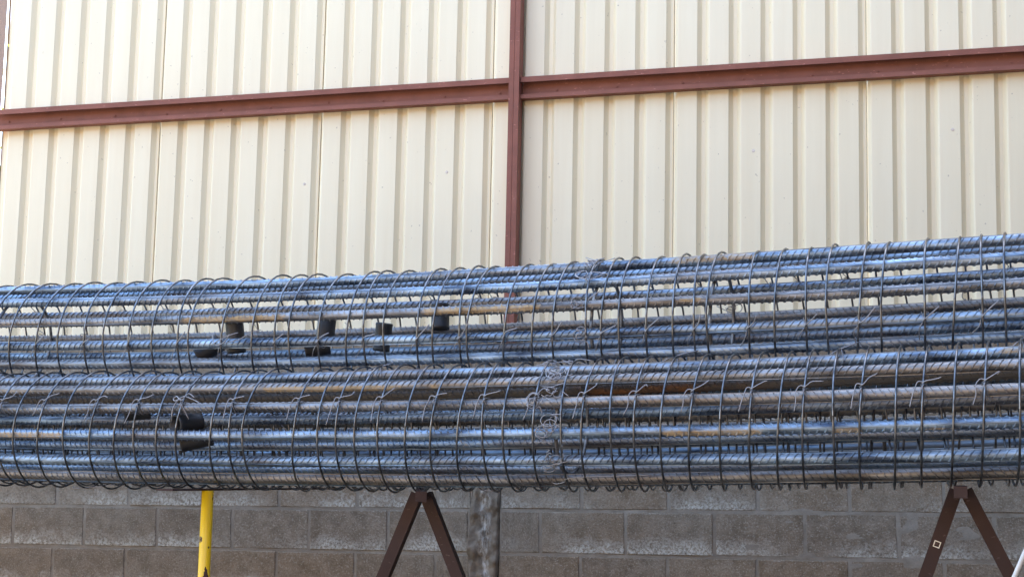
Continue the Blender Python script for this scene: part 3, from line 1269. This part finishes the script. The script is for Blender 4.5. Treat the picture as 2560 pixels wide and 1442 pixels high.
trestle('brown angle iron trestle beside the crumbling concrete column', (2.815, -1.935, 0.1575), -0.45, 0.50, (-1.55, 4.95), False)
trestle('brown angle iron trestle with square washer near the right edge', (4.605, -2.15, 0.2135), -0.42, 0.58, (0.25, 4.95), True)

# yellow stand
t = tag(empty('pipe_stand', (2.064, -2.05, GZ)), 'yellow pipe stand with chipped paint holding up the cages at left', 'stand')
inv = Matrix.Translation(-t.location)


def ych(o):
    o.parent = t
    o.matrix_parent_inverse = inv
    return o


top = 0.1450
m = MB()
m.tube([(2.064, -2.05, GZ + 0.008), (2.064, -2.05, -0.4), (2.064, -2.05, top - 0.006)], 0.0212, 24)
ych(m.build('upright', YELLOW))
m = MB()
m.prism([(-0.03, -0.006), (0.03, -0.006), (0.03, 0), (-0.03, 0)], (2.064 - 0.05, -2.28, top), (2.064 + 0.06, -1.05, top), (1, 0, 0), (0, 0, 1))
ych(m.build('saddle_plate', TRES))
m = MB()
m.box((2.064 - 0.2, -2.25, GZ), (2.064 + 0.2, -1.85, GZ + 0.008))
ych(m.build('base_plate', YELLOW))

# pale pipe leaning on the front cage in the corner
m = MB()
p0 = Vector((4.705, -2.70, -0.0365))
p1 = Vector((4.749, -2.70, 0.0655))
d = (p1 - p0).normalized()
a = p0 + d * ((GZ + 0.01 - p0.z) / d.z)
b = p0 + d * ((0.62 - p0.z) / d.z)
m.tube([a, (a + b) / 2, b], 0.0068, 12)
tag(m.build('pale_pipe', PALE), 'thin pale pipe leaning in the bottom right corner in front of the trestle', 'pipe')

# ------------------------------------------------------------------ shed added out of view, blocks light from the right
SHEDM = mat_oxide('brown shed sheeting', (0.13, 0.085, 0.06))
sh_ = tag(empty('light_blocker', (10.0, -7.0, GZ)), 'brown sheeted shed added out of view to block light from the right', 'light_blocker')
inv = Matrix.Translation(-sh_.location)
V, F = [], []
ys = []
y = 0.0
while y > -14.0:
    ys += [(y, 0.0), (y - 0.16, 0.0), (y - 0.19, -0.04), (y - 0.25, -0.04), (y - 0.28, 0.0)]
    y -= 0.30
for zz in (GZ, 6.2):
    V += [(7.4 + d_, yy, zz) for yy, d_ in ys]
n_ = len(ys)
F = [(i + 1, i, n_ + i, n_ + i + 1) for i in range(n_ - 1)]
o = obj('wall', mesh('wall', V, F, SHEDM)); o.parent = sh_; o.matrix_parent_inverse = inv
m = MB(); m.box((7.45, -14.0, GZ), (12.5, 0.0, 6.2))
o = m.build('core', SHEDM); o.parent = sh_; o.matrix_parent_inverse = inv
m = MB(); m.prism([(7.1, 6.2), (12.8, 6.2), (12.8, 6.3), (10.0, 7.6), (7.1, 6.3)], (0, -14.2, 0), (0, 0.2, 0), (1, 0, 0), (0, 0, 1))
o = m.build('roof', SHEDM); o.parent = sh_; o.matrix_parent_inverse = inv

# ------------------------------------------------------------------ building added behind the viewer, bounces warm light and blocks low sky
PLAS = mat_mortar('ochre plaster', (0.21, 0.145, 0.085), (0.27, 0.185, 0.11), 3.0)
DOORM = mat_oxide('steel door paint', (0.10, 0.07, 0.06))
hs = tag(empty('bounce_building', (1.0, -19.0, GZ)), 'long plastered building added behind the viewer to bounce warm light and block low sky', 'building')
inv = Matrix.Translation(-hs.location)
m = MB(); m.box((-22.0, -24.0, GZ), (24.0, -18.0, 7.0))
o = m.build('wall', PLAS); o.parent = hs; o.matrix_parent_inverse = inv
m = MB(); m.box((-22.4, -24.4, 7.0), (24.4, -17.6, 7.25))
o = m.build('roof', PLAS); o.parent = hs; o.matrix_parent_inverse = inv
for q in range(7):
    xx = -19.0 + 6.2 * q
    m = MB(); m.box((xx, -18.0, GZ + (0 if q % 2 else 1.1)), (xx + 1.7, -17.95, GZ + 2.6))
    o = m.build('door' if q % 2 else 'window', DOORM); o.parent = hs; o.matrix_parent_inverse = inv

# ------------------------------------------------------------------ sunlit shrub beyond the end of the fence
sh = tag(empty('shrub', (-2.35, 3.2, GZ)), 'sunlit leafy shrub glimpsed through the gap at the left end of the fence', 'shrub')
rs = random.Random(5)
m = MB()
tips = []
for k in range(9):
    a = 2 * math.pi * k / 9
    e = Vector((-2.35 + 0.6 * math.cos(a) * rs.uniform(.4, 1), 3.2 + 0.6 * math.sin(a), rs.uniform(1.6, 4.6)))
    b0 = Vector((-2.35, 3.2, GZ))
    mid = b0.lerp(e, 0.5) + Vector((rs.uniform(-.1, .1), rs.uniform(-.1, .1), 0.1))
    m.tube(smooth_path([b0, mid, e], 10), np.linspace(0.022, 0.006, 11), 6)
    tips.append((b0, mid, e))
o = m.build('trunk', BARK)
o.parent = sh
o.matrix_parent_inverse = Matrix.Translation(-sh.location)
m = MB()
for q in range(2600):
    b0, mid, e = rs.choice(tips)
    u = rs.uniform(0.25, 1.05)
    c = (mid.lerp(e, (u - .5) * 2) if u > .5 else b0.lerp(mid, u * 2)) + Vector((rs.gauss(0, .16), rs.gauss(0, .16), rs.gauss(0, .16)))
    d1 = Vector((rs.gauss(0, 1), rs.gauss(0, 1), rs.gauss(0, .6))).normalized()
    d2 = d1.orthogonal().normalized()
    L_, w_ = rs.uniform(.03, .06), rs.uniform(.012, .022)
    m.add([c, c + d1 * L_ * .5 + d2 * w_, c + d1 * L_, c + d1 * L_ * .5 - d2 * w_], [(0, 1, 2, 3)])
o = m.build('crown', LEAF)
o.parent = sh
o.matrix_parent_inverse = Matrix.Translation(-sh.location)

scene.render.resolution_x = 1024
scene.render.resolution_y = 576
